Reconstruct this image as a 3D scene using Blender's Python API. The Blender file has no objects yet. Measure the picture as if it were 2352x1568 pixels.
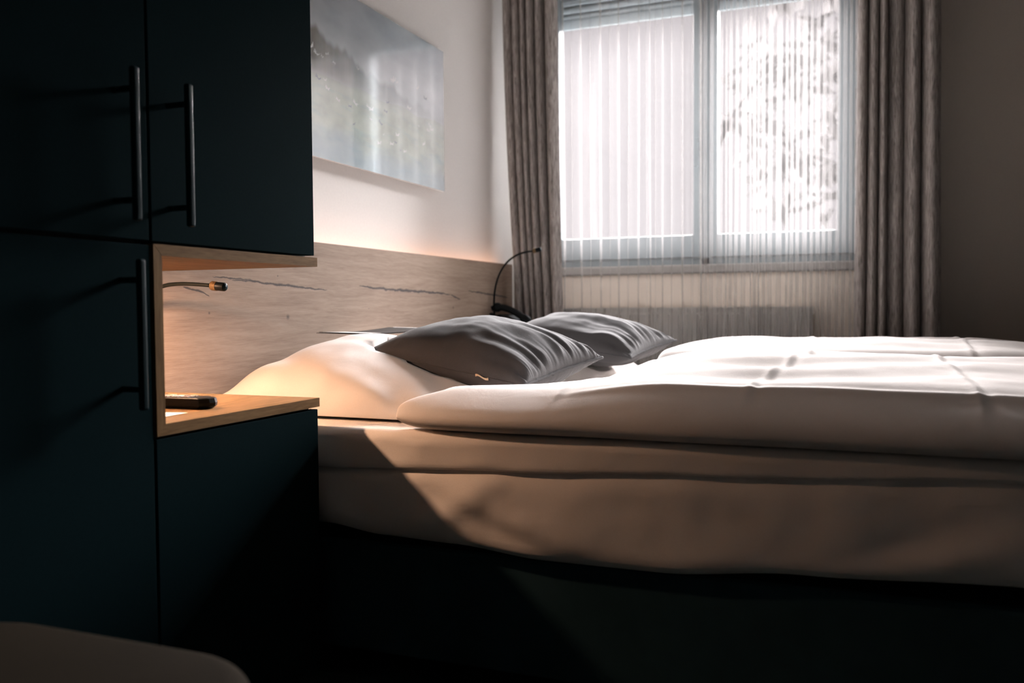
import bpy, bmesh, math, random
from mathutils import Vector, noise
random.seed(7)
PI = math.pi
scn = bpy.context.scene
C = scn.collection

# ------------------------------------------------------------------ camera
F_PX, W_PX = 2024.67, 2352.0
yaw, pitch, roll = (math.radians(a) for a in (21.5906, 2.2131, -0.4087))
Fv = Vector((-math.sin(yaw)*math.cos(pitch), math.cos(yaw)*math.cos(pitch), -math.sin(pitch)))
Rt = Vector((math.cos(yaw), math.sin(yaw), 0)); Uv = Rt.cross(Fv)
R2 = math.cos(roll)*Rt + math.sin(roll)*Uv
U2 = -math.sin(roll)*Rt + math.cos(roll)*Uv
cam = bpy.data.cameras.new('camera'); camo = bpy.data.objects.new('camera', cam); C.objects.link(camo)
cam.sensor_width = 36.0; cam.lens = F_PX*36.0/W_PX; cam.clip_start = 0.02
from mathutils import Matrix
camo.matrix_world = Matrix(((R2.x, U2.x, -Fv.x, 1.55), (R2.y, U2.y, -Fv.y, 0.0), (R2.z, U2.z, -Fv.z, 0.80), (0, 0, 0, 1)))
cam.dof.use_dof = True; cam.dof.focus_distance = 2.0; cam.dof.aperture_fstop = 3.2
scn.camera = camo

# ------------------------------------------------------------------ sky, added soft sun, exposure
world = bpy.data.worlds.new('sky'); scn.world = world; world.use_nodes = True
bg = world.node_tree.nodes['Background']
bg.inputs[0].default_value = (1.0, 0.90, 0.94, 1); bg.inputs[1].default_value = 0.74
fill_sun = bpy.data.lights.new('fill_sun', 'SUN'); fill_suno = bpy.data.objects.new('fill_sun', fill_sun); C.objects.link(fill_suno)  # wide soft sun added to brighten the bed, stands in for overcast daylight
fill_sun.energy = 140.0; fill_sun.angle = math.radians(50); fill_sun.color = (1.0, 0.935, 0.94)
fill_suno.rotation_euler = Vector((0.05, -0.82, -0.53)).to_track_quat('-Z', 'Y').to_euler()
scn.view_settings.view_transform = 'Standard'; scn.view_settings.look = 'None'
scn.view_settings.exposure = 0.0; scn.view_settings.gamma = 1.0
scn.view_settings.use_curve_mapping = False
scn.cycles.max_bounces = 10; scn.cycles.diffuse_bounces = 5; scn.cycles.transparent_max_bounces = 24
scn.cycles.sample_clamp_indirect = 6.0

# ------------------------------------------------------------------ helpers
class MB:
    def __init__(s): s.v = []; s.f = []
    def add(s, v, f):
        o = len(s.v); s.v += [tuple(p) for p in v]; s.f += [tuple(i+o for i in q) for q in f]; return s
    def box(s, x0, x1, y0, y1, z0, z1, bev=0.0, seg=2):
        if bev <= 0:
            v = [(x, y, z) for x in (x0, x1) for y in (y0, y1) for z in (z0, z1)]
            return s.add(v, [(0,1,3,2),(4,6,7,5),(0,4,5,1),(2,3,7,6),(0,2,6,4),(1,5,7,3)])
        bm = bmesh.new(); bmesh.ops.create_cube(bm, size=1.0)
        for p in bm.verts:
            p.co = Vector(((x0+x1)/2+p.co.x*(x1-x0), (y0+y1)/2+p.co.y*(y1-y0), (z0+z1)/2+p.co.z*(z1-z0)))
        bmesh.ops.bevel(bm, geom=bm.edges[:], offset=bev, segments=seg, profile=0.6, affect='EDGES')
        bm.verts.index_update()
        s.add([p.co[:] for p in bm.verts], [[q.index for q in f.verts] for f in bm.faces]); bm.free(); return s
    def tube(s, pts, r, n=10, caps=True):
        pts = [Vector(p) for p in pts]; m = len(pts); rs = r if hasattr(r, '__len__') else [r]*m
        t = (pts[1]-pts[0]).normalized(); a = t.orthogonal().normalized(); v = []
        for i, p in enumerate(pts):
            t = (pts[min(i+1, m-1)]-pts[max(i-1, 0)]).normalized()
            a = (a-t*a.dot(t)).normalized(); b = t.cross(a)
            v += [p+rs[i]*(math.cos(2*PI*k/n)*a+math.sin(2*PI*k/n)*b) for k in range(n)]
        f = [(i*n+k, i*n+(k+1) % n, (i+1)*n+(k+1) % n, (i+1)*n+k) for i in range(m-1) for k in range(n)]
        if caps: f += [tuple(range(n-1, -1, -1)), tuple((m-1)*n+k for k in range(n))]
        return s.add(v, f)
    def cyl(s, p0, p1, r, n=16): return s.tube([p0, p1], r, n)
    def grid(s, fn, nu, nv):
        v = [fn(i/nu, j/nv) for i in range(nu+1) for j in range(nv+1)]; k = nv+1
        return s.add(v, [(i*k+j, (i+1)*k+j, (i+1)*k+j+1, i*k+j+1) for i in range(nu) for j in range(nv)])

def prop(o, label=None, cat=None, group=None, kind=None):
    if label: o['label'] = label
    if cat: o['category'] = cat
    if group: o['group'] = group
    if kind: o['kind'] = kind
    return o
def root_of(p):
    while p.parent: p = p.parent
    return p
def obj(name, mb, mat, parent=None, smooth=False, label=None, weld=False):
    off = Vector(root_of(parent).location) if parent else Vector((0, 0, 0))
    me = bpy.data.meshes.new(name)
    me.from_pydata([(p[0]-off.x, p[1]-off.y, p[2]-off.z) for p in mb.v], [], mb.f); me.update()
    bm = bmesh.new(); bm.from_mesh(me)
    if weld: bmesh.ops.remove_doubles(bm, verts=bm.verts, dist=1e-5)
    bmesh.ops.recalc_face_normals(bm, faces=bm.faces); bm.to_mesh(me); bm.free()
    if smooth: me.polygons.foreach_set('use_smooth', [True]*len(me.polygons))
    me.materials.append(M[mat] if isinstance(mat, str) else mat)
    o = bpy.data.objects.new(name, me); C.objects.link(o)
    if parent: o.parent = parent
    if label: o['label'] = label
    return o
def thing(name, loc, label, cat, group=None, kind=None):
    o = bpy.data.objects.new(name, None); C.objects.link(o); o.location = loc
    o.empty_display_size = 0.05
    return prop(o, label, cat, group, kind)
def fbm(x, y, z=0.0, o=3): return noise.fractal(Vector((x, y, z)), 1.0, 2.0, o)
def n1(x, s=0.0): return noise.noise(Vector((x, s, 3.7)))
def sstep(a, b, x):
    t = min(1, max(0, (x-a)/(b-a))); return t*t*(3-2*t)
def bez(p, n=24):
    p = [Vector(q) for q in p]; out = []
    for i in range(n+1):
        t = i/n; q = p[:]
        while len(q) > 1: q = [q[k].lerp(q[k+1], t) for k in range(len(q)-1)]
        out.append(q[0])
    return out

# ------------------------------------------------------------------ materials
M = {}
class NT:
    def __init__(s, name):
        m = bpy.data.materials.new(name); m.use_nodes = True; M[name] = m
        s.t = m.node_tree; s.n = s.t.nodes; s.b = s.n['Principled BSDF']; s.out = s.n['Material Output']; s.m = m
    def node(s, ty, **kw):
        nd = s.n.new(ty)
        for k, v in kw.items(): setattr(nd, k, v)
        return nd
    def link(s, a, b): s.t.links.new(a, b)
    def val(s, sock, v):
        if isinstance(v, bpy.types.NodeSocket): s.link(v, sock)
        else: sock.default_value = v
    def coord(s, scale=(1, 1, 1), rot=(0, 0, 0), kind='Object'):
        c = s.node('ShaderNodeTexCoord'); m = s.node('ShaderNodeMapping')
        m.inputs['Scale'].default_value = scale; m.inputs['Rotation'].default_value = rot
        s.link(c.outputs[kind], m.inputs[0]); return m.outputs[0]
    def noise(s, vec, scale=5, detail=4, rough=.55, dist=0.0):
        k = s.node('ShaderNodeTexNoise'); s.link(vec, k.inputs['Vector'])
        k.inputs['Scale'].default_value = scale; k.inputs['Detail'].default_value = detail
        k.inputs['Roughness'].default_value = rough; k.inputs['Distortion'].default_value = dist
        return k.outputs['Fac']
    def ramp(s, fac, stops):
        r = s.node('ShaderNodeValToRGB'); e = r.color_ramp.elements
        while len(e) < len(stops): e.new(0.5)
        for q, (p, c) in zip(e, stops): q.position = p; q.color = (*c, 1) if len(c) == 3 else c
        s.link(fac, r.inputs[0]); return r.outputs[0]
    def math(s, op, a, b=0.0, clamp=False):
        k = s.node('ShaderNodeMath', operation=op, use_clamp=clamp); s.val(k.inputs[0], a); s.val(k.inputs[1], b); return k.outputs[0]
    def mix(s, fac, a, b, mode='MIX'):
        k = s.node('ShaderNodeMix', data_type='RGBA', blend_type=mode)
        s.val(k.inputs[0], fac)
        for i, v in ((6, a), (7, b)):
            if isinstance(v, bpy.types.NodeSocket): s.link(v, k.inputs[i])
            else: k.inputs[i].default_value = (*v, 1)
        return k.outputs[2]
    def bump(s, h, strength=.2, dist=.002):
        b = s.node('ShaderNodeBump'); b.inputs['Strength'].default_value = strength; b.inputs['Distance'].default_value = dist
        s.link(h, b.inputs['Height']); s.link(b.outputs[0], s.b.inputs['Normal']); return b
    def base(s, col, rough=.6, spec=.3, metal=0.0):
        if isinstance(col, bpy.types.NodeSocket): s.link(col, s.b.inputs['Base Color'])
        else: s.b.inputs['Base Color'].default_value = (*col, 1)
        s.b.inputs['Roughness'].default_value = rough; s.b.inputs['Specular IOR Level'].default_value = spec
        s.b.inputs['Metallic'].default_value = metal; return s

def plain(name, col, rough=.6, spec=.3, metal=0.0, nscale=40, var=.08, bump=.05):
    k = NT(name); n = k.noise(k.coord(), nscale, 3)
    lo = tuple(c*(1-var) for c in col); hi = tuple(min(1, c*(1+var)) for c in col)
    k.base(k.ramp(n, [(.3, lo), (.7, hi)]), rough, spec, metal)
    if bump: k.bump(n, bump, .001)
    return k
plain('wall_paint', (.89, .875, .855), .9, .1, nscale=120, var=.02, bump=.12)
plain('shaded_wall_paint', (.29, .255, .225), .9, .1, nscale=120, var=.02, bump=.12)  # same wall paint darkened, shade of the backlit wall in its colour
plain('bounce_panel_paint', (.82, .74, .66), .8, .1, nscale=120, var=.02, bump=.1)
plain('ceiling_paint', (.66, .64, .61), .95, .1, nscale=100, var=.02)
plain('room_wall_far', (.22, .205, .19), .95, .05, nscale=100, var=.03)
plain('floor_carpet', (.025, .045, .05), .95, .05, nscale=300, var=.35, bump=.5)
plain('cabinet_front', (.0052, .0140, .0168), .7, .004, nscale=260, var=.10, bump=.06)
plain('cabinet_body', (.006, .012, .0135), .6, .25, nscale=200, var=.1)
plain('handle_metal', (.006, .018, .022), .42, .035, 0, nscale=200, var=.05, bump=0)
plain('black_plastic', (.005, .007, .008), .4, .10, nscale=200, var=.1, bump=.02)
plain('dark_gooseneck', (.006, .008, .008), .5, .08, 0, nscale=200, bump=0)
plain('brass_fins', (.22, .14, .07), .4, .3, .3, nscale=100, bump=0)
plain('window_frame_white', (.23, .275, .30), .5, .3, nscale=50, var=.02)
plain('sill_stone', (.30, .29, .28), .5, .3, nscale=20, var=.04)
plain('radiator_paint', (.78, .78, .76), .45, .3, nscale=40, var=.02)
plain('shutter_alu', (.36, .40, .42), .5, .3, nscale=40, var=.05)
plain('button_rubber', (.30, .24, .20), .6, .3, nscale=60)
plain('white_button', (.85, .83, .8), .5, .3, nscale=60)
plain('paper', (.85, .82, .80), .8, .15, nscale=60, var=.03)
plain('leaflet_cover', (.016, .012, .010), .55, .25, nscale=80, var=.2)
plain('tag_cloth', (.78, .60, .42), .8, .1, nscale=200)
plain('phone_grey', (.32, .38, .42), .35, .5, nscale=60)
plain('rail_metal', (.6, .6, .6), .4, .5, .5)
k = NT('leaf'); nz = k.noise(k.coord(), 3, 2); lc_ = k.ramp(nz, [(.3, (.060, .058, .058)), (.7, (.080, .076, .076))])
tl_ = k.node('ShaderNodeBsdfTranslucent'); df_ = k.node('ShaderNodeBsdfDiffuse'); mx_ = k.node('ShaderNodeMixShader')
for q_ in (tl_, df_): k.link(lc_, q_.inputs[0])
k.link(tl_.outputs[0], mx_.inputs[1]); k.link(df_.outputs[0], mx_.inputs[2]); k.link(mx_.outputs[0], k.out.inputs[0]); k.n.remove(k.b)
plain('bark', (.07, .064, .065), .9, .1, nscale=30, var=.3, bump=.6)
plain('lawn', (.02, .022, .018), .95, .05, nscale=4, var=.3, bump=.3)
plain('dark_wood_leg', (.10, .07, .05), .5, .3, nscale=60, var=.2)

def fabric(name, col, weave=900, rough=.95, var=.05, big=.04, bstr=.35, sheen=.0, wrink=0.0):
    k = NT(name); c = k.coord()
    w = k.noise(c, weave, 2, .6); g = k.noise(c, 6, 4)
    lo = tuple(x*(1-var-big) for x in col); hi = tuple(min(1, x*(1+var)) for x in col)
    mixf = k.math('ADD', k.math('MULTIPLY', w, .5), k.math('MULTIPLY', g, .5))
    k.base(k.ramp(mixf, [(.35, lo), (.65, hi)]), rough, .02)
    h = w
    if wrink:
        wr = k.noise(k.coord((1, 1, 1)), 14, 5, .6, .8); h = k.math('ADD', k.math('MULTIPLY', w, .25), k.math('MULTIPLY', wr, wrink))
    k.bump(h, bstr, .0015 if not wrink else .006)
    if sheen:
        k.b.inputs['Sheen Weight'].default_value = sheen; k.b.inputs['Sheen Roughness'].default_value = .4
    return k
fabric('white_linen', (.79, .745, .72), wrink=1.0, bstr=.22)
fabric('white_sheet', (.84, .79, .755), wrink=1.0, bstr=.20)
fabric('grey_cotton', (.080, .079, .082), 700, var=.12, wrink=.7, bstr=.30, sheen=.15)
fabric('grey_piping', (.085, .085, .088), 900, var=.12)
fabric('base_fabric', (.026, .058, .072), 1400, var=.25, bstr=.5)
fabric('stool_fabric', (.012, .0085, .005), 500, var=.15, bstr=.5)

# grey curtain with dark wood-grain-like streaks
k = NT('curtain_cloth'); c = k.coord((26, 26, 2.2)); s1 = k.noise(c, 5, 5, .65, 1.6); c2 = k.coord((60, 60, 3)); s2 = k.noise(c2, 6, 3, .6, .8)
f = k.math('ADD', k.math('MULTIPLY', s1, .65), k.math('MULTIPLY', s2, .35))
k.base(k.ramp(f, [(.36, (.095, .088, .088)), (.46, (.27, .245, .232)), (.56, (.44, .405, .385)), (.7, (.52, .48, .46))]), .9, .02); k.bump(f, .3, .002)

# sheer: thin white voile = open weave (transparent) + scattering threads
k = NT('sheer_voile'); c = k.coord((1, 1, 1)); g = k.noise(k.coord((30, 30, 1.0)), 3, 2)
tr = k.node('ShaderNodeBsdfTransparent'); tl = k.node('ShaderNodeBsdfTranslucent'); df = k.node('ShaderNodeBsdfDiffuse')
tl.inputs[0].default_value = (.26, .255, .262, 1); df.inputs[0].default_value = (.95, .93, .90, 1)
m1 = k.node('ShaderNodeMixShader'); m1.inputs[0].default_value = .50; k.link(tl.outputs[0], m1.inputs[1]); k.link(df.outputs[0], m1.inputs[2])
lw = k.node('ShaderNodeLayerWeight'); lw.inputs[0].default_value = .35
fac = k.math('ADD', .10, k.math('MULTIPLY', k.math('POWER', lw.outputs['Facing'], 1.3), .55), True)
m2 = k.node('ShaderNodeMixShader'); k.link(fac, m2.inputs[0]); k.link(tr.outputs[0], m2.inputs[1]); k.link(m1.outputs[0], m2.inputs[2])
k.link(m2.outputs[0], k.out.inputs[0]); k.n.remove(k.b)

# thin window glass
k = NT('window_glass'); g = k.node('ShaderNodeBsdfGlossy'); g.inputs['Roughness'].default_value = .02; t = k.node('ShaderNodeBsdfTransparent')
fr = k.node('ShaderNodeFresnel'); fr.inputs[0].default_value = 1.45; nz = k.noise(k.coord(), 2, 2)
t_col = k.ramp(nz, [(0, (.96, .965, .965)), (1, (.975, .98, .98))]); k.link(t_col, t.inputs[0])
m = k.node('ShaderNodeMixShader'); k.link(fr.outputs[0], m.inputs[0]); k.link(t.outputs[0], m.inputs[1]); k.link(g.outputs[0], m.inputs[2])
k.link(m.outputs[0], k.out.inputs[0]); k.n.remove(k.b)

def emis(name, col, st):
    k = NT(name); e = k.node('ShaderNodeEmission'); nz = k.noise(k.coord(), 50, 1)
    k.link(k.ramp(nz, [(0, tuple(x*.98 for x in col)), (1, col)]), e.inputs[0]); e.inputs[1].default_value = st
    k.link(e.outputs[0], k.out.inputs[0]); k.n.remove(k.b)
emis('led_glow', (1.0, .60, .43), 17.0)
emis('downlight_glow', (1.0, .57, .34), 2500.0)

# plain oak boards of the niche
def oak(name, c0, c1, axis_scale, rough=.5):
    k = NT(name); v = k.coord(axis_scale)
    a = k.noise(v, 3, 6, .6, .6); b = k.noise(v, 14, 4, .6)
    f = k.math('ADD', k.math('MULTIPLY', a, .6), k.math('MULTIPLY', b, .4))
    k.base(k.ramp(f, [(.35, c0), (.6, c1)]), rough, .04); k.bump(f, .15, .001); return k
oak('niche_oak', (.12, .068, .029), (.225, .135, .064), (20, 2, 20))
oak('niche_oak_upright', (.12, .068, .029), (.225, .135, .064), (20, 20, 2))

# knotty oak headboard, object coordinates are room coordinates
def plank_y(px):   # helper for crack tables is not needed at run time
    return px
k = NT('headboard_oak'); tc = k.node('ShaderNodeTexCoord'); sx = k.node('ShaderNodeSeparateXYZ'); k.link(tc.outputs['Object'], sx.inputs[0])
yy, zz = sx.outputs[1], sx.outputs[2]
v1 = k.coord((1, 1.0, 9)); a = k.noise(v1, 2.2, 5, .55, 1.2)
v2 = k.coord((1, 8.0, 190)); b = k.noise(v2, 2.6, 6, .7, .3)
wv = k.node('ShaderNodeTexWave', wave_type='BANDS', bands_direction='Z'); k.link(k.coord((1, .55, 2.2)), wv.inputs[0])
wv.inputs['Scale'].default_value = 9; wv.inputs['Distortion'].default_value = 9; wv.inputs['Detail'].default_value = 3; wv.inputs['Detail Scale'].default_value = 1.2
f = k.math('ADD', k.math('ADD', k.math('MULTIPLY', a, .50), k.math('MULTIPLY', b, .45)), k.math('MULTIPLY', wv.outputs['Fac'], .05))
col = k.ramp(f, [(.28, (.20, .146, .112)), (.45, (.292, .220, .174)), (.58, (.35, .270, .216)), (.75, (.40, .315, .255))])
wob = k.math('MULTIPLY', k.math('SUBTRACT', k.noise(k.coord((1, 9, 9)), 3, 4), .5), .012)
zw = k.math('ADD', zz, wob)
dark = None
def crack(pts, w):
    global dark
    y0, y1 = pts[0][0], pts[-1][0]; z0 = min(p[1] for p in pts)-.01; z1 = max(p[1] for p in pts)+.01
    u = k.math('DIVIDE', k.math('SUBTRACT', yy, y0), y1-y0)
    fc = k.node('ShaderNodeFloatCurve'); cv = fc.mapping.curves[0]
    P = [((p[0]-y0)/(y1-y0), (p[1]-z0)/(z1-z0)) for p in pts]
    cv.points[0].location = P[0]; cv.points[-1].location = P[-1]
    for q in P[1:-1]: cv.points.new(*q)
    fc.mapping.update(); k.link(k.math('MINIMUM', k.math('MAXIMUM', u, 0), 1), fc.inputs['Value'])
    zc = k.math('ADD', k.math('MULTIPLY', fc.outputs[0], z1-z0), z0)
    d = k.math('ABSOLUTE', k.math('SUBTRACT', zw, zc))
    env = k.math('MULTIPLY', k.math('MULTIPLY', u, k.math('SUBTRACT', 1, u)), 4)
    env = k.math('MAXIMUM', env, 0); env = k.math('POWER', env, .5)
    wid = k.math('MULTIPLY', k.math('MULTIPLY', env, k.math('ADD', .15, k.math('MULTIPLY', CN, 1.7))), w)
    q = k.math('SUBTRACT', 1, k.math('DIVIDE', d, k.math('ADD', wid, .00001)), True)
    q = k.math('MULTIPLY', k.math('POWER', q, .6), k.math('GREATER_THAN', env, .02))
    dark = q if dark is None else k.math('MAXIMUM', dark, q)
CN = k.noise(k.coord((1, 14, 14)), 3, 3)
#CRACKS
crack([(1.757, .8815), (1.84, .8800), (1.908, .8780)], 0.0022)
crack([(1.830, .8755), (1.915, .8740), (1.98, .8690), (2.07, .8660), (2.18, .8600), (2.262, .8560)], 0.0044)
crack([(2.44, .8720), (2.62, .8650), (2.80, .8610), (3.00, .8570), (3.12, .8510)], 0.0061)
crack([(3.12, .8510), (3.16, .8420), (3.21, .8330)], 0.0037)
crack([(3.28, .8700), (3.42, .8620), (3.60, .8520), (3.72, .8450)], 0.0049)
crack([(1.655, .8520), (1.70, .8460), (1.745, .8310)], 0.0042)
crack([(1.60, .8600), (1.63, .8610), (1.67, .8580)], 0.0024)
for ky, kz, kr in ((1.743, .7905, .005), (2.063, .778, .010), (3.14, .80, .007), (2.02, .893, .004), (2.5, .80, .003), (3.45, .79, .004)):
    d = k.math('SQRT', k.math('ADD', k.math('POWER', k.math('SUBTRACT', yy, ky), 2), k.math('POWER', k.math('SUBTRACT', zw, kz), 2)))
    dark = k.math('MAXIMUM', dark, k.math('MULTIPLY', k.math('SUBTRACT', 1, k.math('DIVIDE', d, kr), True), .8))
col = k.mix(k.math('MULTIPLY', dark, .95, True), col, (.045, .048, .055))
k.base(col, .65, .05); k.bump(k.math('SUBTRACT', f, k.math('MULTIPLY', dark, .3)), .22, .002)

# printed picture: colour painted per vertex by code, under a glossy face
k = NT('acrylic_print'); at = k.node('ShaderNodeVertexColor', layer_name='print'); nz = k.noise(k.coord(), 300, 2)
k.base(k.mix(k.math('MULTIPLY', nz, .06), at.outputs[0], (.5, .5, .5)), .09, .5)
k.b.inputs['Coat Weight'].default_value = 1.0; k.b.inputs['Coat IOR'].default_value = 2.3; k.b.inputs['Coat Roughness'].default_value = .06
plain('panel_edge', (.80, .80, .80), .3, .4)

# ------------------------------------------------------------------ room shell
YW = 3.95; XR = 3.7; YF = -1.8; ZC = 2.5
def struct(name, mb, mat, parent=None):
    o = obj(name, mb, mat, parent)
    if not parent: o['kind'] = 'structure'
    return o
struct('floor', MB().box(-.2, XR+.2, YF-.2, YW+.2, -.1, 0), 'floor_carpet')
struct('ceiling', MB().box(-.2, XR+.2, YF-.2, YW+.2, ZC, ZC+.1), 'ceiling_paint')
struct('wall_left', MB().box(-.2, 0, YF-.2, YW+.2, 0, ZC), 'wall_paint')
struct('wall_right', MB().box(XR, XR+.2, YF-.2, YW+.2, 0, ZC), 'room_wall_far')
struct('wall_front', MB().box(0, XR, YF-.2, YF, 0, ZC), 'room_wall_far')
OX0, OX1, OZ0, OZ1 = .10, 1.56, .985, 2.36
struct('wall_back', MB().box(0, OX0, YW, YW+.2, 0, ZC).box(OX1, XR, YW, YW+.2, 0, ZC).box(OX0, OX1, YW, YW+.2, 0, OZ0).box(OX0, OX1, YW, YW+.2, OZ1, ZC), 'shaded_wall_paint')
struct('bounce_panel_1', MB().box(OX0, OX1, 3.944, 3.9495, 0, .944), 'bounce_panel_paint')  # added pale panel, brightens the space under the sill behind the sheer
struct('ground', MB().box(-30, 34, YW+.25, 60, -.6, -.4), 'lawn')

# window: fixed frame, two sashes with panes, sill
win = thing('window_1', (.83, YW, OZ0), None, None, kind='structure')
y0, y1 = 3.985, 4.055
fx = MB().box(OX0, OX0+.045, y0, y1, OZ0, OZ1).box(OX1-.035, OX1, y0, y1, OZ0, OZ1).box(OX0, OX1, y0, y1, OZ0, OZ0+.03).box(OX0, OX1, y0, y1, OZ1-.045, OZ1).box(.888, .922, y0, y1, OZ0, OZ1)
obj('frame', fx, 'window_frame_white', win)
def sash(xa, xb, ga, gb):
    z0, z1, g0, g1 = OZ0+.032, OZ1-.047, 1.118, OZ1-.12
    s = MB().box(xa, ga, y0-.012, y1-.01, z0, z1, .004).box(gb, xb, y0-.012, y1-.01, z0, z1, .004).box(ga, gb, y0-.011, y1-.011, z0, g0, .004).box(ga, gb, y0-.011, y1-.011, g1, z1, .004)
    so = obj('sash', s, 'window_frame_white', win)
    obj('pane', MB().box(ga-.01, gb+.01, y0+.015, y0+.021, g0-.01, g1+.01), 'window_glass', so)
    obj('pane', MB().box(ga-.01, gb+.01, y0+.033, y0+.039, g0-.01, g1+.01), 'window_glass', so)
    return so
sl = sash(.148, .886, .225, .852); sr = sash(.924, 1.523, .957, 1.455)
for z in (1.25, 1.735, 2.2):
    obj('hinge', MB().cyl((1.530, y0-.020, z-.035), (1.530, y0-.020, z+.035), .009), 'window_frame_white', win, True)
h = MB().box(.862, .880, y0-.022, y0-.012, 1.50, 1.56, .003).cyl((.871, y0-.02, 1.53), (.871, y0-.055, 1.53), .008).box(.861, .881, y0-.066, y0-.050, 1.41, 1.54, .005)
obj('handle', h, 'window_frame_white', win)
struct('window_sill', MB().box(OX0-.06, OX1+.04, 3.932, 3.984, .945, .984, .006), 'sill_stone', win)

# outside roller shutter, pulled down a little: each slat its own piece
sh = thing('roller_shutter', (.83, 4.10, 2.12), 'grey aluminium roller shutter half rolled up outside the window', 'shutter')
obj('bottom_bar', MB().box(OX0+.002, OX1-.002, 4.090, 4.106, 2.128, 2.170, .003), 'shutter_alu', sh)
sm = None
for i in range(5):
    z = 2.172+i*.037
    so = obj('slat', MB().add([(OX0+.002+(OX1-OX0-.004)*a, 4.098+(-.006*math.cos(t*PI-PI/2) if s else .004-.006*math.cos(t*PI-PI/2)), z+.0355*t) for a in (0, 1) for s in (1, 0) for t in (0, .25, .5, .75, 1)],
        [(i0, i0+1, i0+11, i0+10) for i0 in range(0, 4)]+[(i0, i0+1, i0+11, i0+10) for i0 in range(5, 9)]+[(0, 5, 15, 10), (4, 9, 19, 14), (0, 1, 6, 5), (1, 2, 7, 6), (2, 3, 8, 7), (3, 4, 9, 8), (10, 11, 16, 15), (11, 12, 17, 16), (12, 13, 18, 17), (13, 14, 19, 18)]), 'shutter_alu', sh)

# radiator under the window
rd = thing('radiator', (.8, 3.85, .13), 'white panel radiator below the window sill behind the sheer curtain', 'radiator')
RX0, RX1, RZ0, RZ1 = .22, 1.362, .15, .795
body = MB()
n = 26; st = (RX1-RX0-.02)/n
def rad_face(u, v):
    x = RX0+.01+u*(RX1-RX0-.02); ph = (u*n) % 1
    return (x, 3.862+(.006 if .30 < ph < .70 else 0), RZ0+v*(RZ1-RZ0-.0005))
body.grid(rad_face, n*10, 1); body.box(RX0, RX1, 3.870, 3.932, RZ0, RZ1-.03)
obj('front_panel', body, 'radiator_paint', rd)
g = MB().box(RX0-.004, RX1+.004, 3.856, 3.935, RZ1-.032, RZ1-.022).box(RX0-.004, RX1+.004, 3.930, 3.935, RZ1-.032, RZ1)
g.box(RX0, RX1, 3.857, 3.934, RZ1-.003, RZ1-.0005)
for i in range(30): g.box(RX0+.01+i*.038, RX0+.016+i*.038, 3.86, 3.936, RZ1-.030, RZ1-.002)
obj('top_grille', g, 'radiator_paint', rd)
obj('bracket', MB().box(.40, .44, 3.931, 3.9435, .2, .7), 'radiator_paint', rd); obj('bracket', MB().box(1.14, 1.18, 3.931, 3.9435, .2, .7), 'radiator_paint', rd)
obj('pipe', MB().cyl((1.30, 3.90, .0), (1.30, 3.90, .17), .009), 'radiator_paint', rd, True)
obj('valve', MB().cyl((1.30, 3.90, .08), (1.36, 3.90, .08), .014), 'white_button', rd, True)

# ------------------------------------------------------------------ wardrobe wall
XW = .50
wd = thing('wardrobe', (.28, .80, 0), 'tall anthracite wardrobe with two stacked doors beside the open oak niche', 'wardrobe')
obj('body', MB().box(.065, XW-.021, .455, 1.096, .06, 2.30), 'cabinet_body', wd)
obj('plinth', MB().box(.07, XW-.05, .46, 1.09, 0, .06), 'cabinet_body', wd)
def bar_handle(parent, y, z0, z1, off=.04):
    x = XW+off; w = .0065
    hb = obj('handle', MB().box(x-.005, x+.005, y-w, y+w, z0, z1, .0042, 4), 'handle_metal', parent, True)
    L = z1-z0
    for zz_ in (z0+L*.137, z1-L*.137):
        obj('post', MB().cyl((XW-.001, y, zz_), (x-.002, y, zz_), .0048, 14), 'handle_metal', hb, True)
d = obj('door', MB().box(XW-.019, XW, .457, 1.093, .910, 2.298, .0012), 'cabinet_front', wd); bar_handle(d, 1.029, .934, 1.163)
d = obj('door', MB().box(XW-.019, XW, .457, 1.093, .062, .903, .0012), 'cabinet_front', wd); bar_handle(d, 1.033, .648, .877)
uc = thing('upper_cabinet', (.28, 1.32, .906), 'dark cabinet with bar handle hanging above the lit oak niche', 'cabinet')
obj('body', MB().box(.065, XW-.021, 1.100, 1.545, .9085, 2.30), 'cabinet_body', uc)
d = obj('door', MB().box(XW-.019, XW, 1.0985, 1.547, .9095, 2.298, .0012), 'cabinet_front', uc); bar_handle(d, 1.143, .934, 1.163)
lc = thing('lower_cabinet', (.28, 1.32, 0), 'dark low cabinet under the oak niche next to the bed', 'cabinet')
obj('body', MB().box(.065, XW-.021, 1.100, 1.549, .06, .594), 'cabinet_body', lc)
obj('plinth', MB().box(.07, XW-.05, 1.11, 1.54, 0, .06), 'cabinet_body', lc)
obj('front', MB().box(XW-.019, XW, 1.0985, 1.5515, .062, .5915, .0015), 'cabinet_front', lc)
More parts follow.
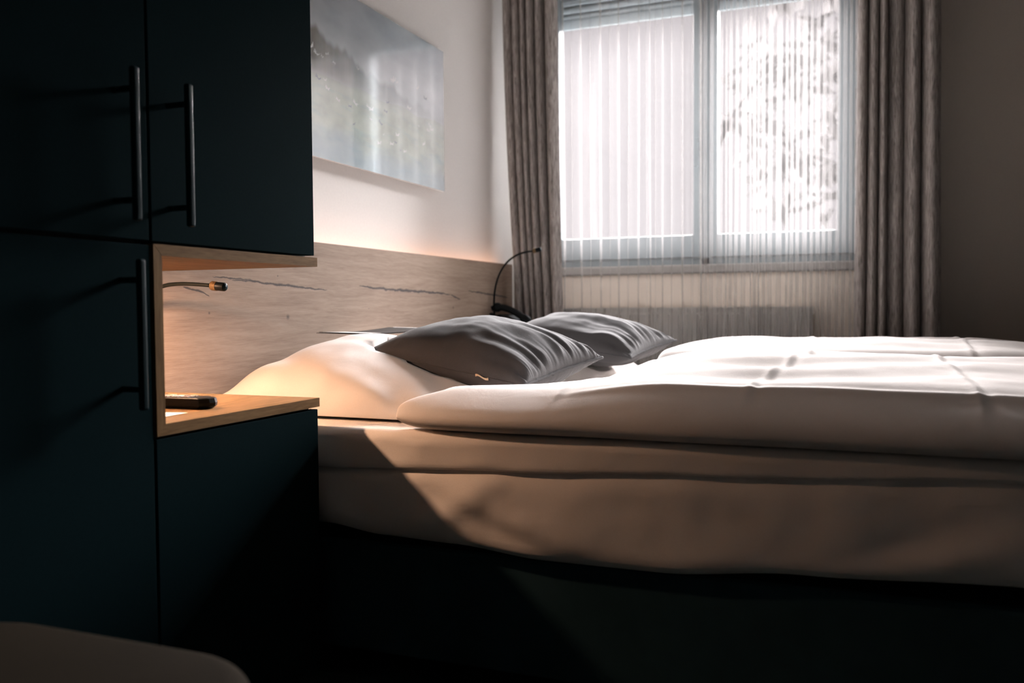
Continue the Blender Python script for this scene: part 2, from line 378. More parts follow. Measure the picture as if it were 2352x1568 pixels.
# oak niche: three mitred boards
nc = thing('oak_niche', (.28, 1.32, .597), 'open oak bedside niche lit from above between dark cabinets', 'niche')
NX0, NX1, NY0, NY1, NZ0, NZ1, T = .062, XW+.002, 1.0995, 1.5550, .5965, .9055, .0185
def prism(poly, x0, x1):
    n = len(poly); return MB().add([(x0, *p) for p in poly]+[(x1, *p) for p in poly], [tuple(range(n)), tuple(range(2*n-1, n-1, -1))]+[(i, (i+1) % n, n+(i+1) % n, n+i) for i in range(n)])
g = .0005
obj('top_board', prism([(NY0+g, NZ1), (NY1, NZ1), (NY1, NZ1-T), (NY0+T+g, NZ1-T)], NX0, NX1), 'niche_oak', nc)
obj('side_board', prism([(NY0, NZ1-g), (NY0+T, NZ1-T-g), (NY0+T, NZ0+T), (NY0, NZ0)], NX0, NX1), 'niche_oak_upright', nc)
obj('bottom_board', prism([(NY0+.0002, NZ0), (NY0+T, NZ0+T), (NY1+.0005, NZ0+T), (NY1+.0005, NZ0)], NX0, NX1), 'niche_oak', nc)
LX, LY = .20, 1.335
dl = obj('downlight', MB().cyl((LX, LY, NZ1-T-.006), (LX, LY, NZ1-T+.001), .031, 32), 'rail_metal', nc)
obj('lens', MB().cyl((LX, LY, NZ1-T-.0075), (LX, LY, NZ1-T-.0055), .017, 24), 'downlight_glow', dl)

# ------------------------------------------------------------------ headboard, light strip, picture
hb = obj('headboard', MB().box(.040, .060, 1.0, 3.775, .25, .996, .0015), 'headboard_oak')
prop(hb, 'wide knotty oak headboard panel with dark cracks along the wall', 'headboard')
for yb in (1.3, 2.5, 3.6): obj('batten', MB().box(.0, .040, yb-.03, yb+.03, .27, .90), 'cabinet_body', hb)
ls = obj('light_strip', MB().box(.022, .036, 1.60, 3.74, .930, .936), 'led_glow'); prop(ls, 'warm light strip tucked behind the top edge of the headboard', 'light strip')
obj('channel', MB().box(.020, .040, 1.59, 3.75, .921, .9295), 'rail_metal', ls)

PY0, PY1, PZ0, PZ1 = 1.86, 3.138, 1.256, 1.797
pc = thing('wall_picture', (0, 2.5, PZ0), 'glossy frameless landscape print of trees and birds with painted mist and window glare over the headboard', 'picture')
obj('panel', MB().box(.022, .0275, PY0, PY1, PZ0, PZ1), 'panel_edge', pc)
obj('hanger', MB().box(0, .022, PY0+.15, PY1-.15, PZ0+.12, PZ1-.12), 'rail_metal', pc)
NU, NV = 420, 190
pr = MB().grid(lambda u, v: (.0283, PY0+u*(PY1-PY0), PZ0+v*(PZ1-PZ0)), NU, NV)
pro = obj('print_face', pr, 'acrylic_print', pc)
birds = []
rb = random.Random(3)
for i in range(46):
    birds.append((rb.uniform(.18, .92), rb.uniform(.18, .66), rb.uniform(.010, .028), rb.uniform(-.6, .6), rb.random() < .7))
def pic(u, v):
    n = fbm(u*6, v*5, 1, 4); m = fbm(u*18, v*9, 4, 4); h = fbm(u*40, v*30, 9, 3)
    sky = Vector((.42, .48, .53))+Vector((.10, .10, .10))*n+Vector((.16, .15, .14))*sstep(.92, .62, v)
    mist_glare = Vector((.58, .62, .60))
    gr = Vector((.47, .53, .45))+Vector((.10, .11, .10))*m+Vector((-.12, -.06, .0))*max(0, fbm(u*9, v*22, 2, 4))
    gr = gr.lerp(Vector((.33, .43, .50)), sstep(.25, .05, v+.08*n)*.8)
    top = .60+.16*sstep(.62, .22, u)+.05*n1(u*14)+.03*n1(u*45)-.06*sstep(.6, .95, u)
    bot = .47+.03*n1(u*9, 5)
    c_ = gr if v < bot else sky
    if bot-.04 < v < top:
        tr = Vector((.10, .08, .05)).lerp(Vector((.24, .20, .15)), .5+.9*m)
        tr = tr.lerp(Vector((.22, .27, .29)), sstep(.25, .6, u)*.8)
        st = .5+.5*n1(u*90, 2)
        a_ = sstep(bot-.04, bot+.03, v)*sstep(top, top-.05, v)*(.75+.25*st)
        a_ *= 1-.75*sstep(.55, .95, u)  # right side of the print paled, window reflection put into its colour
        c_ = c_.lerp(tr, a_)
    c_ = c_.lerp(mist_glare, .35*sstep(.10, .0, abs(v-.46)))
    for bx_, by_, bs, ba, wh in birds:
        dx, dy = (u-bx_)*2.36, v-by_
        if abs(dx) < bs*1.6 and abs(dy) < bs*1.6:
            ca, sa = math.cos(ba), math.sin(ba); p, q = dx*ca+dy*sa, -dx*sa+dy*ca
            wing = abs(q-.55*abs(p)) < bs*.16 and abs(p) < bs
            bodyb = abs(q) < bs*.14 and abs(p+bs*.2) < bs*.9
            if wing or bodyb: c_ = Vector((.80, .81, .80)) if wh else Vector((.22, .26, .30))
    return c_
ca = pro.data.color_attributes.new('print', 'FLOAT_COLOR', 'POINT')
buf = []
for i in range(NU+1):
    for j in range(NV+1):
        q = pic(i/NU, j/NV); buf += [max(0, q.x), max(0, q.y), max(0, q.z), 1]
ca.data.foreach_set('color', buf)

# ------------------------------------------------------------------ curtains
def drape(x0, x1, y, z0, z1, folds, amp, seed, om=.30, flare=0.0, nz=40, per=26, irr=.35, conv=1.0):
    r = random.Random(seed); ws = [1+irr*r.uniform(-1, 1) for _ in range(folds)]; tot = sum(ws)
    am = [1+irr*r.uniform(-1, 1) for _ in range(folds+1)]
    cum = [0]
    for w in ws: cum.append(cum[-1]+w/tot)
    nu = folds*per
    def fn(u, v):
        i = min(folds-1, int(u*folds)); t = u*folds-i
        z = z0+v*(z1-z0); wgt = ws[i]/tot*(x1-x0)
        a = amp*(am[i]*(1-t)+am[i+1]*t)*(1+.25*n1(u*9, seed)+.15*n1(v*2.0+u*5, seed+3))
        ph = 2*PI*t
        x = x0+(x1-x0)*(cum[i]+t*(cum[i+1]-cum[i]))+om*wgt*math.sin(2*ph)/2
        x += flare*(1-v)*((cum[i]+t*ws[i]/tot)-.5)*(x1-x0)+.012*n1(v*1.6+i*.7, seed+9)*(1-v)
        return (x, y-a*math.cos(ph)+.006*n1(v*3+u*11, seed+5), z)
    return MB().grid(fn, nu, nz)
def pleats(bounds, y, z0, z1, depth, seed, pa=.0, pb=.0, nz=40, per=18):
    # rounded lobes towards the room, parted by narrow deep slots
    xs = [b[0] for b in bounds]; nl = len(bounds)-1
    def fn(u, v):
        i = min(nl-1, int(u*nl)); t = u*nl-i; t2 = .5-.5*math.cos(PI*t); a, b = xs[i], xs[i+1]
        dA, dB = bounds[i][1], bounds[i+1][1]; dep = depth*(dA*(1-t)+dB*t)
        lobe = max(0, math.sin(PI*t2))**.62
        x = a+(b-a)*t2; c_ = (x-xs[0])/(xs[-1]-xs[0])-.5
        zq = z0+v*(z1-z0); x += (pa*(.5-c_)+pb*(.5+c_))*max(0, (2.3-zq)/1.5)**1.8+.006*n1(v*1.5+i*.8, seed)*(1-v)*.7
        return (x, y+dep*(1-lobe)-.010*bounds[i][2]*lobe+.004*n1(v*3+u*9, seed+5), z0+v*(z1-z0))
    return MB().grid(fn, nl*per, nz)
cu = obj('curtain', pleats([(.040, .5, 0), (.084, .6, .6), (.126, 1.0, .9), (.156, .7, 1.2), (.193, 1.0, .8), (.238, 1.0, 1.2), (.300, .3, 0)], 3.694, .02, 2.455, .095, 11, .062, .022), 'curtain_cloth', None, True)
prop(cu, 'grey streaked curtain drawn aside in the corner by the headboard', 'curtain')
cu2 = obj('curtain', pleats([(1.533, .4, 0), (1.570, .9, .3), (1.610, .8, .9), (1.640, 1.0, -3), (1.700, 1.0, 1.0), (1.758, 1.0, 1.4), (1.820, .4, -2)], 3.694, .02, 2.455, .098, 23, -.006, .012), 'curtain_cloth', None, True)
prop(cu2, 'grey streaked curtain drawn aside at the plain wall end of the window', 'curtain')
for o in (cu, cu2):
    md = o.modifiers.new('cloth_thickness', 'SOLIDIFY'); md.thickness = .003
s1 = obj('sheer_curtain', drape(.16, .93, 3.822, .03, 2.455, 10, .018, 5, .25, .0, 36, 24, .5), 'sheer_voile', None, True)
prop(s1, 'white sheer curtain panel over the window half nearer the headboard', 'curtain')
s2 = obj('sheer_curtain', drape(.90, 1.60, 3.818, .03, 2.455, 14, .026, 8, .50, .0, 36, 26, .4), 'sheer_voile', None, True)
prop(s2, 'white sheer curtain panel over the window half away from the headboard', 'curtain')
rl = obj('curtain_rail', MB().box(.01, 1.9, 3.715, 3.765, 2.456, 2.5).box(.01, 1.9, 3.805, 3.835, 2.456, 2.5), 'rail_metal')
prop(rl, 'double metal curtain rail fixed to the ceiling above the window', 'curtain rail')

# ------------------------------------------------------------------ bed
BX0, BX1, BY0, BY1 = .075, 2.13, 1.60, 3.385
bd = thing('bed_base', (1.1, 2.49, 0), 'dark upholstered bed base carrying the white mattress', 'bed')
obj('box', MB().box(BX0, BX1-.02, BY0+.025, BY1-.02, .06, .302, .012, 3), 'base_fabric', bd)
for x in (BX0+.12, BX1-.15):
    for y in (BY0+.15, BY1-.15): obj('leg', MB().box(x-.03, x+.03, y-.03, y+.03, 0, .06), 'cabinet_body', bd)

def lerp_tab(tab, x):
    if x <= tab[0][0]: return tab[0][1]
    for (a, va), (b, vb) in zip(tab, tab[1:]):
        if x <= b: t = (x-a)/(b-a); t = t*t*(3-2*t); return va+(vb-va)*t
    return tab[-1][1]
HEM = [(.3, .458), (.47, .462), (.9, .477), (1.275, .493), (1.8, .513), (2.2, .52)]
LOW = [(.3, .340), (.475, .337), (.62, .322), (.78, .318), (.98, .303), (1.2, .303), (1.46, .325), (1.8, .34), (2.2, .34)]
# mattress: sheet-wrapped side follows a cross-section swept round the bed
def loop_pts(n_side=150):
    out = []
    for i in range(n_side): t = i/n_side; out.append((BX0+(BX1-BX0)*t, BY0, 0, -1))
    for i in range(40): t = i/40; out.append((BX1, BY0+(BY1-BY0)*t, 1, 0))
    for i in range(60): t = i/60; out.append((BX1-(BX1-BX0)*t, BY1, 0, 1))
    for i in range(40): t = i/40; out.append((BX0, BY1-(BY1-BY0)*t, -1, 0))
    return out
def swept(prof, name, mat, parent):
    lp = loop_pts(); m = MB(); n = len(lp); k_ = None; v = []
    for x, y, nx, ny in lp:
        pf = prof(x, y, nx, ny); k_ = len(pf)
        cx, cy = (BX0+BX1)/2, (BY0+BY1)/2
        r = .035
        qx = min(max(x, BX0+r), BX1-r); qy = min(max(y, BY0+r), BY1-r)
        d = Vector((x-qx, y-qy)); d = d.normalized() if d.length > 0 else Vector((nx, ny))
        for off, z in pf: v.append((qx+d.x*(r+off), qy+d.y*(r+off), z))
    f = [(i*k_+j, ((i+1) % n)*k_+j, ((i+1) % n)*k_+j+1, i*k_+j+1) for i in range(n) for j in range(k_-1)]
    m.add(v, f); o_ = len(m.v); 
    m.f.append(tuple(i*k_+k_-1 for i in range(n))); m.f.append(tuple(i*k_ for i in range(n-1, -1, -1)))
    return obj(name, m, mat, parent, True)
def side_wr(x, z):
    w = 0
    w += .007*math.exp(-((x-.72+(.45-z)*1.25-.14)/.05)**2)*sstep(.30, .36, z)
    w += .010*math.exp(-((x-1.02+(z-.33)*1.9)/.07)**2)*sstep(.48, .36, z)
    w -= .008*math.exp(-((x-.93+(z-.33)*1.9)/.05)**2)*sstep(.46, .35, z)
    w += .010*math.exp(-((x-1.62-(z-.33)*1.8)/.08)**2)*sstep(.50, .36, z)
    w -= .007*math.exp(-((x-1.50-(z-.33)*1.8)/.06)**2)*sstep(.50, .36, z)
    w += .006*math.exp(-((x-.55+(z-.34)*1.2)/.035)**2)*sstep(.45, .34, z)
    w += .004*fbm(x*7, z*9, 2, 3)
    return w
def mat_prof(x, y, nx, ny):
    lo = lerp_tab(LOW, x) if ny < -.5 else .335; hm = (lerp_tab(HEM, x) if ny < -.5 else .47)+.012
    pf = [(-.060, lo+.012), (-.030, lo+.002), (-.012, lo+.001), (-.004, lo+.006), (.001, lo+.016)]
    for i in range(1, 14):
        z = lo+.016+(hm-lo-.016)*i/13; e = 1-abs(2*i/13-1)**3
        pf.append((.002+.004*e-.010*sstep(.75, 1, i/13)+(side_wr(x, z)*e if ny < -.5 else 0), z))
    pf.append((-.05, hm)); pf.append((-.12, .452)); return pf
mt = swept(mat_prof, 'mattress', 'white_sheet', None); prop(mt, 'thick mattress in a white sheet wrapped tight under its sides', 'mattress')
TOPZ = .548
def top_prof(x, y, nx, ny):
    hm = (lerp_tab(HEM, x) if ny < -.5 else .47); tz = TOPZ
    pf = [(-.12, .456), (-.05, hm+.0135), (.000, hm+.002), (.006, hm), (.0085, hm+.004)]
    for i in range(1, 7):
        t = i/6; z = hm+.004+(tz-.022-hm-.004)*t
        pf.append((.0095+.002*fbm(x*9, z*14, 6, 3)+.003*math.exp(-((x-.72)/.03)**2)*t, z))
    for i in range(1, 8):
        a = i/7*PI/2; pf.append((.0095-.024*(1-math.cos(a)), tz-.022+.022*math.sin(a)))
    pf.append((-.034, tz+.0002)); return pf
tp = swept(top_prof, 'mattress_topper', 'white_sheet', None); prop(tp, 'thin topper in a white sheet lying on the mattress', 'mattress topper')

# soft slabs: duvets and pillows, closed top + bottom
def esq(t): return .5-.5*math.cos(PI*t)
def soft(fn_xy, fn_top, fn_bot, nu, nv):
    m = MB(); top = []; idx = {}
    for s in (1, 0):
        for i in range(nu+1):
            for j in range(nv+1):
                u, v = esq(i/nu), esq(j/nv); rim = i in (0, nu) or j in (0, nv)
                if s == 0 and rim: idx[(0, i, j)] = idx[(1, i, j)]; continue
                x, y = fn_xy(u, v); z = fn_top(u, v, x, y) if s else fn_bot(u, v, x, y)
                idx[(s, i, j)] = len(m.v); m.v.append((x, y, z))
        for i in range(nu):
            for j in range(nv):
                m.f.append((idx[(s, i, j)], idx[(s, i+1, j)], idx[(s, i+1, j+1)], idx[(s, i, j+1)]))
    return m
def edge(u, v, wu0, wu1, wv0, wv1, p=2.1, pu=None):
    def e(d, w, p=p): t = min(1, d/w); return (1-(1-t)**p)**(1/p)
    return e(u, wu0, pu or p)*e(1-u, wu1)*e(v, wv0)*e(1-v, wv1)
def rcorner(u, v, r=.06):
    # pull plan corners in so the outline is rounded
    a, b = 2*u-1, 2*v-1
    return .5+.5*a*(1-r*b*b*abs(b)**4*abs(a)), .5+.5*b*(1-r*a*a*abs(a)**4*abs(b))
HE = [(1.55, .628), (1.62, .625), (1.70, .70), (1.80, .870), (1.90, .955), (2.1, .985), (2.5, .985)]
def duvet(name, label, ya, yb, head, crest, creases, seed, near):
    XF = 2.16; RIM = .576 if near else .585
    def xy(u, v):
        u, v = rcorner(u, v, .05)
        y = ya+(yb-ya)*v
        xh = lerp_tab(head, y); x = xh+(XF-xh)*u
        y += (.008*n1(x*4, seed)-.010*sstep(1.0, 1.8, x))*(1-v) if near else 0
        return x, y
    def top(u, v, x, y):
        e = edge(u, v, .055+.07*sstep(.15, .4, v), .10, .15, .10, 2.0, 3.6)
        zc = crest(x, y)
        z = RIM+(zc-RIM)*e
        und = .0060*(.45+.9*abs(n1(x*1.9+3, seed+y)))*math.sin((y+.09*n1(x*1.5, seed))*2*PI/(.205+.05*n1(x*.9, seed+6))+seed)+.006*fbm(x*3.2, y*4.5, seed, 3)
        z += und*sstep(.05, .3, v)*sstep(1, .85, v)*sstep(0.02, .25, u)
        for xc, sl, am in creases:
            d = x-(xc+sl*(y-1.6)+.008*n1(y*7, seed+xc))
            z += am*(math.exp(-(d/.006)**2)-.7*math.exp(-((d-.016)/.008)**2))*sstep(0, .10, v)
        d = y-(ya+.085+.008*n1(x*5, seed+2))
        if near: z += .006*math.exp(-(d/.011)**2)*sstep(.9, 1.3, x)
        return z
    def bot(u, v, x, y):
        e = edge(u, v, .07, .08, .06, .08, 2.2)
        return RIM-(RIM-.5505)*e
    o = obj(name, soft(xy, top, bot, 330 if near else 200, 170), 'white_linen', None, True)
    return prop(o, label, 'duvet')
def crest_a(x, y):
    prof = lerp_tab([(1.58, .642), (1.72, .660), (1.9, .672), (2.1, .684), (2.25, .688), (2.4, .670), (2.5, .64)], y)
    return prof-.026*sstep(1.22, .90, x)-.016*sstep(1.20, .95, x)*sstep(1.75, 1.95, y)-.010*sstep(1.5, 2.1, x)
def crest_b(x, y):
    prof = lerp_tab([(2.44, .65), (2.6, .680), (2.85, .694), (3.1, .692), (3.4, .65)], y)
    return prof-.006*sstep(1.15, .95, x)-.016*sstep(1.85, 2.15, x)
duvet('duvet', 'creased white duvet overhanging the bed side next to the dark cabinets', 1.568, 2.478, HE, crest_a, [(1.352, .13, .0024), (1.735, -.05, .003), (.985, .1, .0015)], 1.3, True)
HE2 = [(2.4, .965), (2.7, .985), (3.0, 1.01), (3.45, .98)]
duvet('duvet', 'white duvet on the half of the bed towards the window', 2.470, 3.425, HE2, crest_b, [(1.36, .03, .003), (1.80, .02, .004)], 4.1, False)

CU1 = ((.84, 1.87, .62), (.385, 1.935, .690), (.895, 2.325, .662)); CU2 = ((.905, 2.60, .645), (.45, 2.655, .705), (.955, 3.05, .682))
def pillow(name, label, x0, x1, y0, y1, h, seed, cN, cL, cR):
    cN, cL, cR = Vector(cN), Vector(cL), Vector(cR); c1, c2 = cL-cN, cR-cN; det = c1.x*c2.y-c1.y*c2.x
    def xy(u, v):
        u, v = rcorner(u, v, -.03)
        a, b = 2*u-1, 2*v-1
        return x0+(x1-x0)*(.5+.5*a*(1-.035*(1-b*b))), y0+(y1-y0)*(.5+.5*b*(1-.035*(1-a*a)))
    def top(u, v, x, y):
        e = (max(0, 16*u*(1-u)*v*(1-v)))**.40
        z = .557+(h-.557)*e*(1.0-.42*sstep(.30, .85, u))
        z += (.010*fbm(x*5+y*2, y*4-x*2, seed, 3)+.006*math.sin((x*.75+y)*34+2*n1(x*5, seed))*sstep(.9, .4, e)*sstep(0, .3, e))*sstep(0, .25, e)
        dx, dy = x-cN.x, y-cN.y; a = (dx*c2.y-dy*c2.x)/det; b = (c1.x*dy-c1.y*dx)/det
        if 0 < a < 1 and 0 < b < 1:
            lim = cN.z+c1.z*a+c2.z*b-.092*(16*a*(1-a)*b*(1-b))**.46-.004
            z = min(z, max(.57, lim))
        return z
    def bot(u, v, x, y):
        e = (max(0, 16*u*(1-u)*v*(1-v)))**.35
        return .557-(.557-.5495)*e
    o = obj(name, soft(xy, top, bot, 80, 80), 'white_linen', None, True)
    return prop(o, label, 'pillow')
pillow('pillow', 'plump white bed pillow against the headboard beside the lit niche', .085, .74, 1.685, 2.465, .738, 2.0, *CU1)
pillow('pillow', 'white bed pillow mostly hidden behind the grey cushions near the telephone', .085, .80, 2.52, 3.30, .728, 6.0, *CU2)

# grey cushions
def cushion(name, label, N, L, R, tb, bb, seed, tag):
    N, L, R = Vector(N), Vector(L), Vector(R); e1, e2 = L-N, R-N; nn = e2.cross(e1).normalized()
    if nn.z < 0: nn = -nn
    t = thing(name, (N+(e1+e2)/2)[:2]+((N.z+L.z+R.z)/3-bb,), label, 'cushion', 'grey cushions on the bed')
    def plan(u, v):
        a, b = 2*u-1, 2*v-1
        a2 = a*(1-.075*(1-b*b)); b2 = b*(1-.075*(1-a*a))
        return .5+.5*a2, .5+.5*b2
    def pos(u, v, s):
        a, b = plan(u, v); p = N+e1*a+e2*b
        e = (max(0, 16*u*(1-u)*v*(1-v)))**.46
        h = (tb if s else -bb)*e
        # gathers fanning out from the piped edge (u=0) and long soft folds
        w = .011*math.exp(-u/.05)*n1(v*62, seed)+.015*math.exp(-u/.20)*n1(v*19+.8*n1(u*6, seed), seed+4)*sstep(0, .03, u)
        w += .011*math.exp(-((u-.25)/.22)**2)*n1(v*9+u*2.5, seed+8)
        w += .004*math.exp(-v/.05)*n1(u*34, seed+1)+.004*math.exp(-(1-v)/.06)*n1(u*40, seed+2)
        w += .012*fbm(u*2.6, v*2.6, seed, 3)*e
        edgeT = min(1, 12*min(u, v, 1-u, 1-v)+.25)
        h += w*edgeT*(1 if s else .6)
        return p+nn*h+Vector((0, 0, -.012*(1-e)*(u*(1-u)+v*(1-v))))
    m = MB(); nu = 110; idx = {}
    for s in (1, 0):
        for i in range(nu+1):
            for j in range(nu+1):
                rim = i in (0, nu) or j in (0, nu)
                if s == 0 and rim: idx[(0, i, j)] = idx[(1, i, j)]; continue
                p = pos(esq(i/nu)*.5+i/nu*.5, esq(j/nu)*.5+j/nu*.5, s); idx[(s, i, j)] = len(m.v); m.v.append(p[:])
        m.f += [(idx[(s, i, j)], idx[(s, i+1, j)], idx[(s, i+1, j+1)], idx[(s, i, j+1)]) for i in range(nu) for j in range(nu)]
    cv = obj('cover', m, 'grey_cotton', t, True)
    pp = [pos(0, j/60, 1) for j in range(61)]; obj('piping', MB().tube(pp, .0042, 8), 'grey_piping', t, True)
    pp = [pos(i/60, 0, 1) for i in range(61)]; obj('zip_seam', MB().tube(pp, .0016, 6), 'grey_piping', t, True)
    if tag:
        q = pos(.30, 0, 1); dv = (pos(.22, 0, 1)-q).normalized(); up = Vector((0, -.25, 1)).normalized(); out = Vector((0, -1, 0))
        vs = []
        for i in range(9):
            s_ = i/8; c0 = q+dv*(.036*s_)+out*(.006+.003*math.sin(s_*5))+up*(.003*math.sin(s_*6)-.002*s_)
            hw = .0032*(1-.35*math.sin(s_*PI))
            vs += [c0+up*hw, c0-up*hw, c0-up*hw-out*-.0008, c0+up*hw-out*-.0008]
        mm = MB(); mm.add([p[:] for p in vs], [(4*i+a, 4*i+(a+1) % 4, 4*i+4+(a+1) % 4, 4*i+4+a) for i in range(8) for a in range(4)]+[(0, 1, 2, 3), (35, 34, 33, 32)])
        obj('label_tag', mm, 'tag_cloth', t, label='small tan cloth tag')
    return t
cushion('cushion', 'dark grey cushion with a small tan tag beside the duvet corner', *CU1, .098, .085, 1.7, True)
cushion('cushion', 'grey cushion lying behind the tagged cushion towards the window', *CU2, .085, .075, 5.2, False)

# ------------------------------------------------------------------ small things
def lamp(label, mount, pts, head_dir, grp='bedside reading lamps'):
    t = thing('reading_lamp', mount, label, 'lamp', grp); mx, my, mz = mount
    obj('base', MB().tube([(mx, my, mz), (mx+.004, my, mz), (mx+.018, my, mz), (mx+.022, my, mz)], [.024, .026, .024, .010], 24), 'black_plastic', t, True)
    P = bez(pts, 30); obj('gooseneck', MB().tube(P, .0042, 12), 'dark_gooseneck', t, True)
    d = Vector(head_dir).normalized(); e = P[-1]
    h = obj('head', MB().tube([e-d*.002, e, e+d*.004, e+d*.034, e+d*.036], [.0045, .0085, .0092, .0092, .0080], 20), 'black_plastic', t, True)
    for i in range(5):
        q = e+d*(.003+i*.0026); obj('fin', MB().tube([q, q+d*.0013], .0102, 20), 'brass_fins', h, True)
    obj('lens', MB().tube([e+d*.036, e+d*.0372], .0068, 16), 'handle_metal', h, True)
    return t
lamp('slim black gooseneck reading lamp reaching out inside the oak niche', (.060, 1.50, .80), [(.080, 1.50, .80), (.11, 1.50, .862), (.17, 1.50, .860), (.275, 1.50, .8505)], (1, 0, -.10))
lamp('slim black gooseneck reading lamp arching up beside the curtain', (.060, 3.515, .752), [(.080, 3.515, .752), (.062, 3.51, .93), (.135, 3.50, 1.035), (.262, 3.50, 1.036)], (1, 0, .22))

rm = thing('remote_control', (.345, 1.312, .615), 'black remote control lying on the oak shelf of the niche', 'remote control')
Z0 = NZ0+T+.0006
ang = math.radians(6); ux, uy = Vector((math.cos(ang), math.sin(ang), 0)), Vector((-math.sin(ang), math.cos(ang), 0)); rc = Vector((.345, 1.313, 0))
def rp(a, b, z): q = rc+ux*a+uy*b; return (q.x, q.y, Z0+z)
sec = [(-.085, .016, .5), (-.080, .0205, 1), (.060, .0205, 1), (.074, .016, .8), (.087, .008, .3)]
poly = [(-.085, -.019), (-.082, -.0225), (.066, -.0225), (.082, -.012), (.086, 0), (.082, .012), (.066, .0225), (-.082, .0225), (-.085, .019)]
def ring(sc, z, sh=0): return [rp(a*sc+sh, b*sc, z) for a, b in poly]
n = len(poly); rv = ring(.90, 0)+ring(.985, .005)+ring(1.0, .011)+ring(.97, .019)+ring(.90, .0205)
mb = MB().add(rv, [(r*n+i, r*n+(i+1) % n, (r+1)*n+(i+1) % n, (r+1)*n+i) for r in range(4) for i in range(n)]+[tuple(range(n-1, -1, -1)), tuple(4*n+i for i in range(n))])
rbo = obj('case', mb, 'black_plastic', rm)
for i in range(5):
    for j in range(3):
        a, b = -.058+i*.022, -.0125+j*.0125
        bt = MB().add([rp(a+sx_*.008, b+sy_*.0048, z) for z in (.0200, .0222) for sx_, sy_ in ((-1, -1), (1, -1), (1, 1), (-1, 1))], [(3, 2, 1, 0), (4, 5, 6, 7), (0, 1, 5, 4), (1, 2, 6, 5), (2, 3, 7, 6), (3, 0, 4, 7)])
        obj('button', bt, 'white_button' if (i, j) == (3, 1) else 'button_rubber', rbo)
pn = obj('paper_note', MB().grid(lambda u, v: (.30+.135*u, 1.165+.058*v+.02*u, Z0+.0002+.0016*abs(u-.55)*v), 10, 6), 'paper'); prop(pn, 'small white paper note lying on the niche shelf by the remote control', 'paper')
md = pn.modifiers.new('sheet_thickness', 'SOLIDIFY'); md.thickness = .0003; md.offset = 1

# folder lying on the pillow
lf = thing('leaflet_folder', (.17, 2.28, .726), 'thin dark brown folder with white pages lying on top of the white pillow', 'folder')
A, B = Vector((.180, 2.120, .7240)), Vector((.235, 2.470, .7310)); dirA = (B-A); side = Vector((.15, -.03, -.002))
def sheet(o, inset, ua=0., ub=1.):
    def fn(u, v):
        p = A+dirA*(ua+(ub-ua)*u)+side*(v*(1-inset)+inset/2-.5); return (p.x, p.y, p.z+o+.004*math.sin(u*PI)*-1+.006*(u-.5)**2)
    return MB().grid(fn, 16, 4)
for nm, o_, ins, mt_, ua, ub in (('back_cover', .0, 0, 'leaflet_cover', 0, 1), ('page', .0016, .05, 'paper', .06, .99), ('front_cover', .0032, 0, 'leaflet_cover', .03, .93)):
    q = obj(nm, sheet(o_+.004, ins, ua, ub), mt_, lf); md = q.modifiers.new('sheet_thickness', 'SOLIDIFY'); md.thickness = .0012

# bedside cabinet on the window side with a telephone
bc = thing('bedside_cabinet', (.26, 3.575, 0), 'dark bedside cabinet with oak top squeezed between bed and curtain', 'cabinet')
obj('body', MB().box(.07, .36, 3.40, 3.672, .06, .647), 'cabinet_body', bc); obj('top', MB().box(.066, .37, 3.395, 3.677, 0.6475, .665, .001), 'niche_oak', bc)
dr = obj('drawer', MB().box(.3605, .376, 3.405, 3.667, .38, .64, .001), 'cabinet_front', bc); obj('knob', MB().tube([(.376, 3.57, .51), (.385, 3.57, .51), (.392, 3.57, .51)], [.004, .008, .007], 14), 'handle_metal', dr, True)
obj('plinth', MB().box(.09, .34, 3.42, 3.655, 0, .06), 'cabinet_body', bc)
DZ = .05
ph = thing('telephone', (.19, 3.53, .6655), 'black desk telephone with handset standing by the headboard near the curtain', 'telephone')
b_ = MB(); prof = [(.095, .6157), (.275, .6157), (.275, .640), (.24, .668), (.135, .722), (.098, .715)]
m_ = len(prof); b_.add([(x, 3.435, z+DZ) for x, z in prof]+[(x, 3.625, z+DZ) for x, z in prof], [tuple(range(m_)), tuple(range(2*m_-1, m_-1, -1))]+[(i, (i+1) % m_, m_+(i+1) % m_, m_+i) for i in range(m_)])
pb = obj('body', b_, 'black_plastic', ph)
hp = bez([(.090, 3.462, .795), (.14, 3.462, .815), (.21, 3.462, .782), (.272, 3.462, .722)], 20)
obj('handset', MB().tube(hp, [.020 if i in range(2, 5) or i in range(16, 19) else (.012 if i in (0, 1, 19, 20) else .014) for i in range(21)], 14), 'black_plastic', ph, True)
obj('screen', MB().add([(a_, b_y, c_z+DZ) for a_, b_y, c_z in [(.150, 3.50, .7160), (.150, 3.61, .7160), (.185, 3.61, .6980), (.185, 3.50, .6980), (.150, 3.50, .7130), (.150, 3.61, .7130), (.185, 3.61, .6950), (.185, 3.50, .6950)]], [(0, 1, 2, 3), (7, 6, 5, 4), (0, 4, 5, 1), (1, 5, 6, 2), (2, 6, 7, 3), (3, 7, 4, 0)]), 'phone_grey', pb)
for i in range(4):
    for j in range(3):
        x = .195+i*.011; z = .6915+DZ-i*.0058; y = 3.515+j*.030
        obj('key', MB().box(x-.004, x+.004, y-.009, y+.009, z-.002, z+.0035), 'phone_grey', pb)

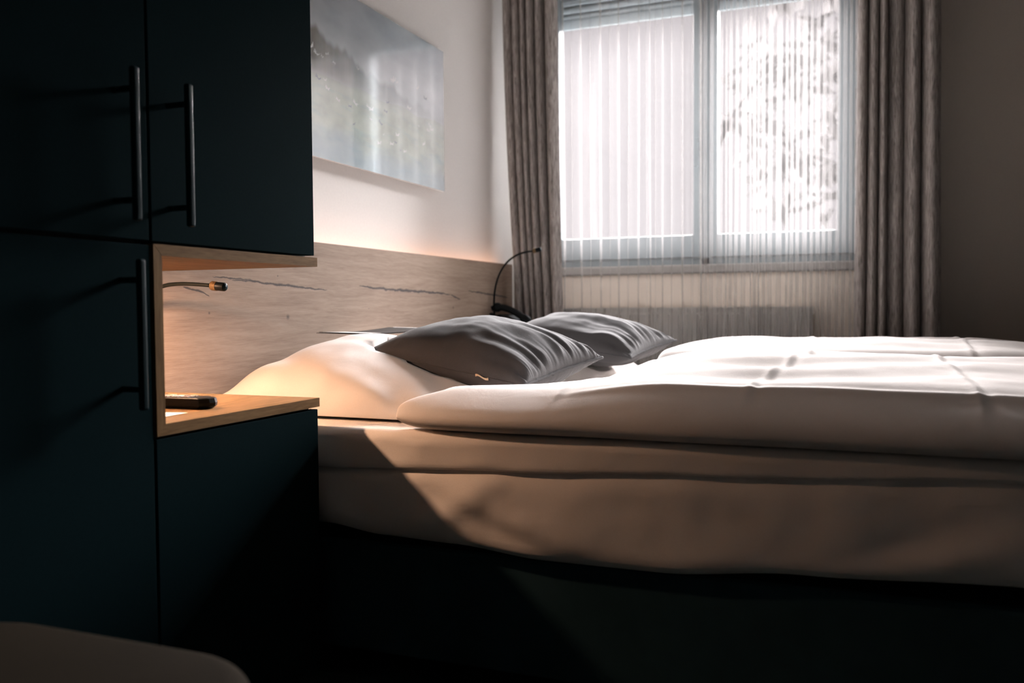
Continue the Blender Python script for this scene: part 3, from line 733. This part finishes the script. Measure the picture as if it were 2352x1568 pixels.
# upholstered stool in the foreground
stl = thing('stool', (.80, .50, 0), 'beige upholstered stool with rounded corners in front of the wardrobe', 'stool')
SX0, SX1, SY0, SY1, SZ = .575, 1.030, .285, .728, .452
def rr(r0, inset, z, n=9):
    out = []
    for cx, cy, a0 in ((SX1-r0, SY1-r0, 0), (SX0+r0, SY1-r0, 90), (SX0+r0, SY0+r0, 180), (SX1-r0, SY0+r0, 270)):
        for i in range(n+1):
            a = math.radians(a0+90*i/n); out.append((cx+(r0-inset)*math.cos(a), cy+(r0-inset)*math.sin(a), z))
    return out
rings = [rr(.11, .012, .375), rr(.11, .002, .380)]+[rr(.11, .0, .392+.03*i/3) for i in range(3)]
for i in range(1, 7):
    a = i/6*PI/2; rings.append(rr(.11, .028*(1-math.cos(a)), .424+.026*math.sin(a)))
rings.append(rr(.11, .06, .4525)); rings.append(rr(.11, .105, .455))
n = len(rings[0]); v = [p for r_ in rings for p in r_]
m_ = MB().add(v, [(r_*n+i, r_*n+(i+1) % n, (r_+1)*n+(i+1) % n, (r_+1)*n+i) for r_ in range(len(rings)-1) for i in range(n)]+[tuple(range(n-1, -1, -1)), tuple((len(rings)-1)*n+i for i in range(n))])
obj('seat', m_, 'stool_fabric', stl, True)
for x in (SX0+.07, SX1-.07):
    for y in (SY0+.07, SY1-.07): obj('leg', MB().tube([(x, y, 0), (x, y, .375)], [.012, .018], 14), 'dark_wood_leg', stl, True)

# tree outside, seen only as pale mottling through the sheer
tr = thing('tree', (.05, 9.5, -.4), 'pale leafy tree outside the window behind the sheer curtain', 'tree')
obj('trunk', MB().tube([(.02, 9.5, -.4), (.0, 9.5, 1.0), (-.02, 9.52, 2.4), (.03, 9.5, 3.9)], [.10, .085, .07, .03], 12), 'bark', tr, True)
obj('branch', MB().tube([(-.02, 9.5, 2.1), (.25, 9.52, 2.75), (.6, 9.5, 3.2)], [.04, .025, .01], 8), 'bark', tr, True)
lm = MB(); rt = random.Random(12)
for i in range(330):
    d = Vector((rt.gauss(0, 1), rt.gauss(0, 1), rt.gauss(0, 1))).normalized()*rt.uniform(.2, 1)**.6
    c_ = Vector((.92+d.x*.75, 9.5+d.y*.8, 2.75+d.z*1.3)); a = Vector((rt.gauss(0, 1), rt.gauss(0, 1), rt.gauss(0, 1))).normalized(); b = a.orthogonal().normalized(); s_ = rt.uniform(.09, .17)
    lm.add([c_+a*s_, c_+b*s_*.5, c_-a*s_, c_-b*s_*.5], [(0, 1, 2, 3)])
lv = obj('foliage', lm, 'leaf', tr); lv['kind'] = 'stuff'
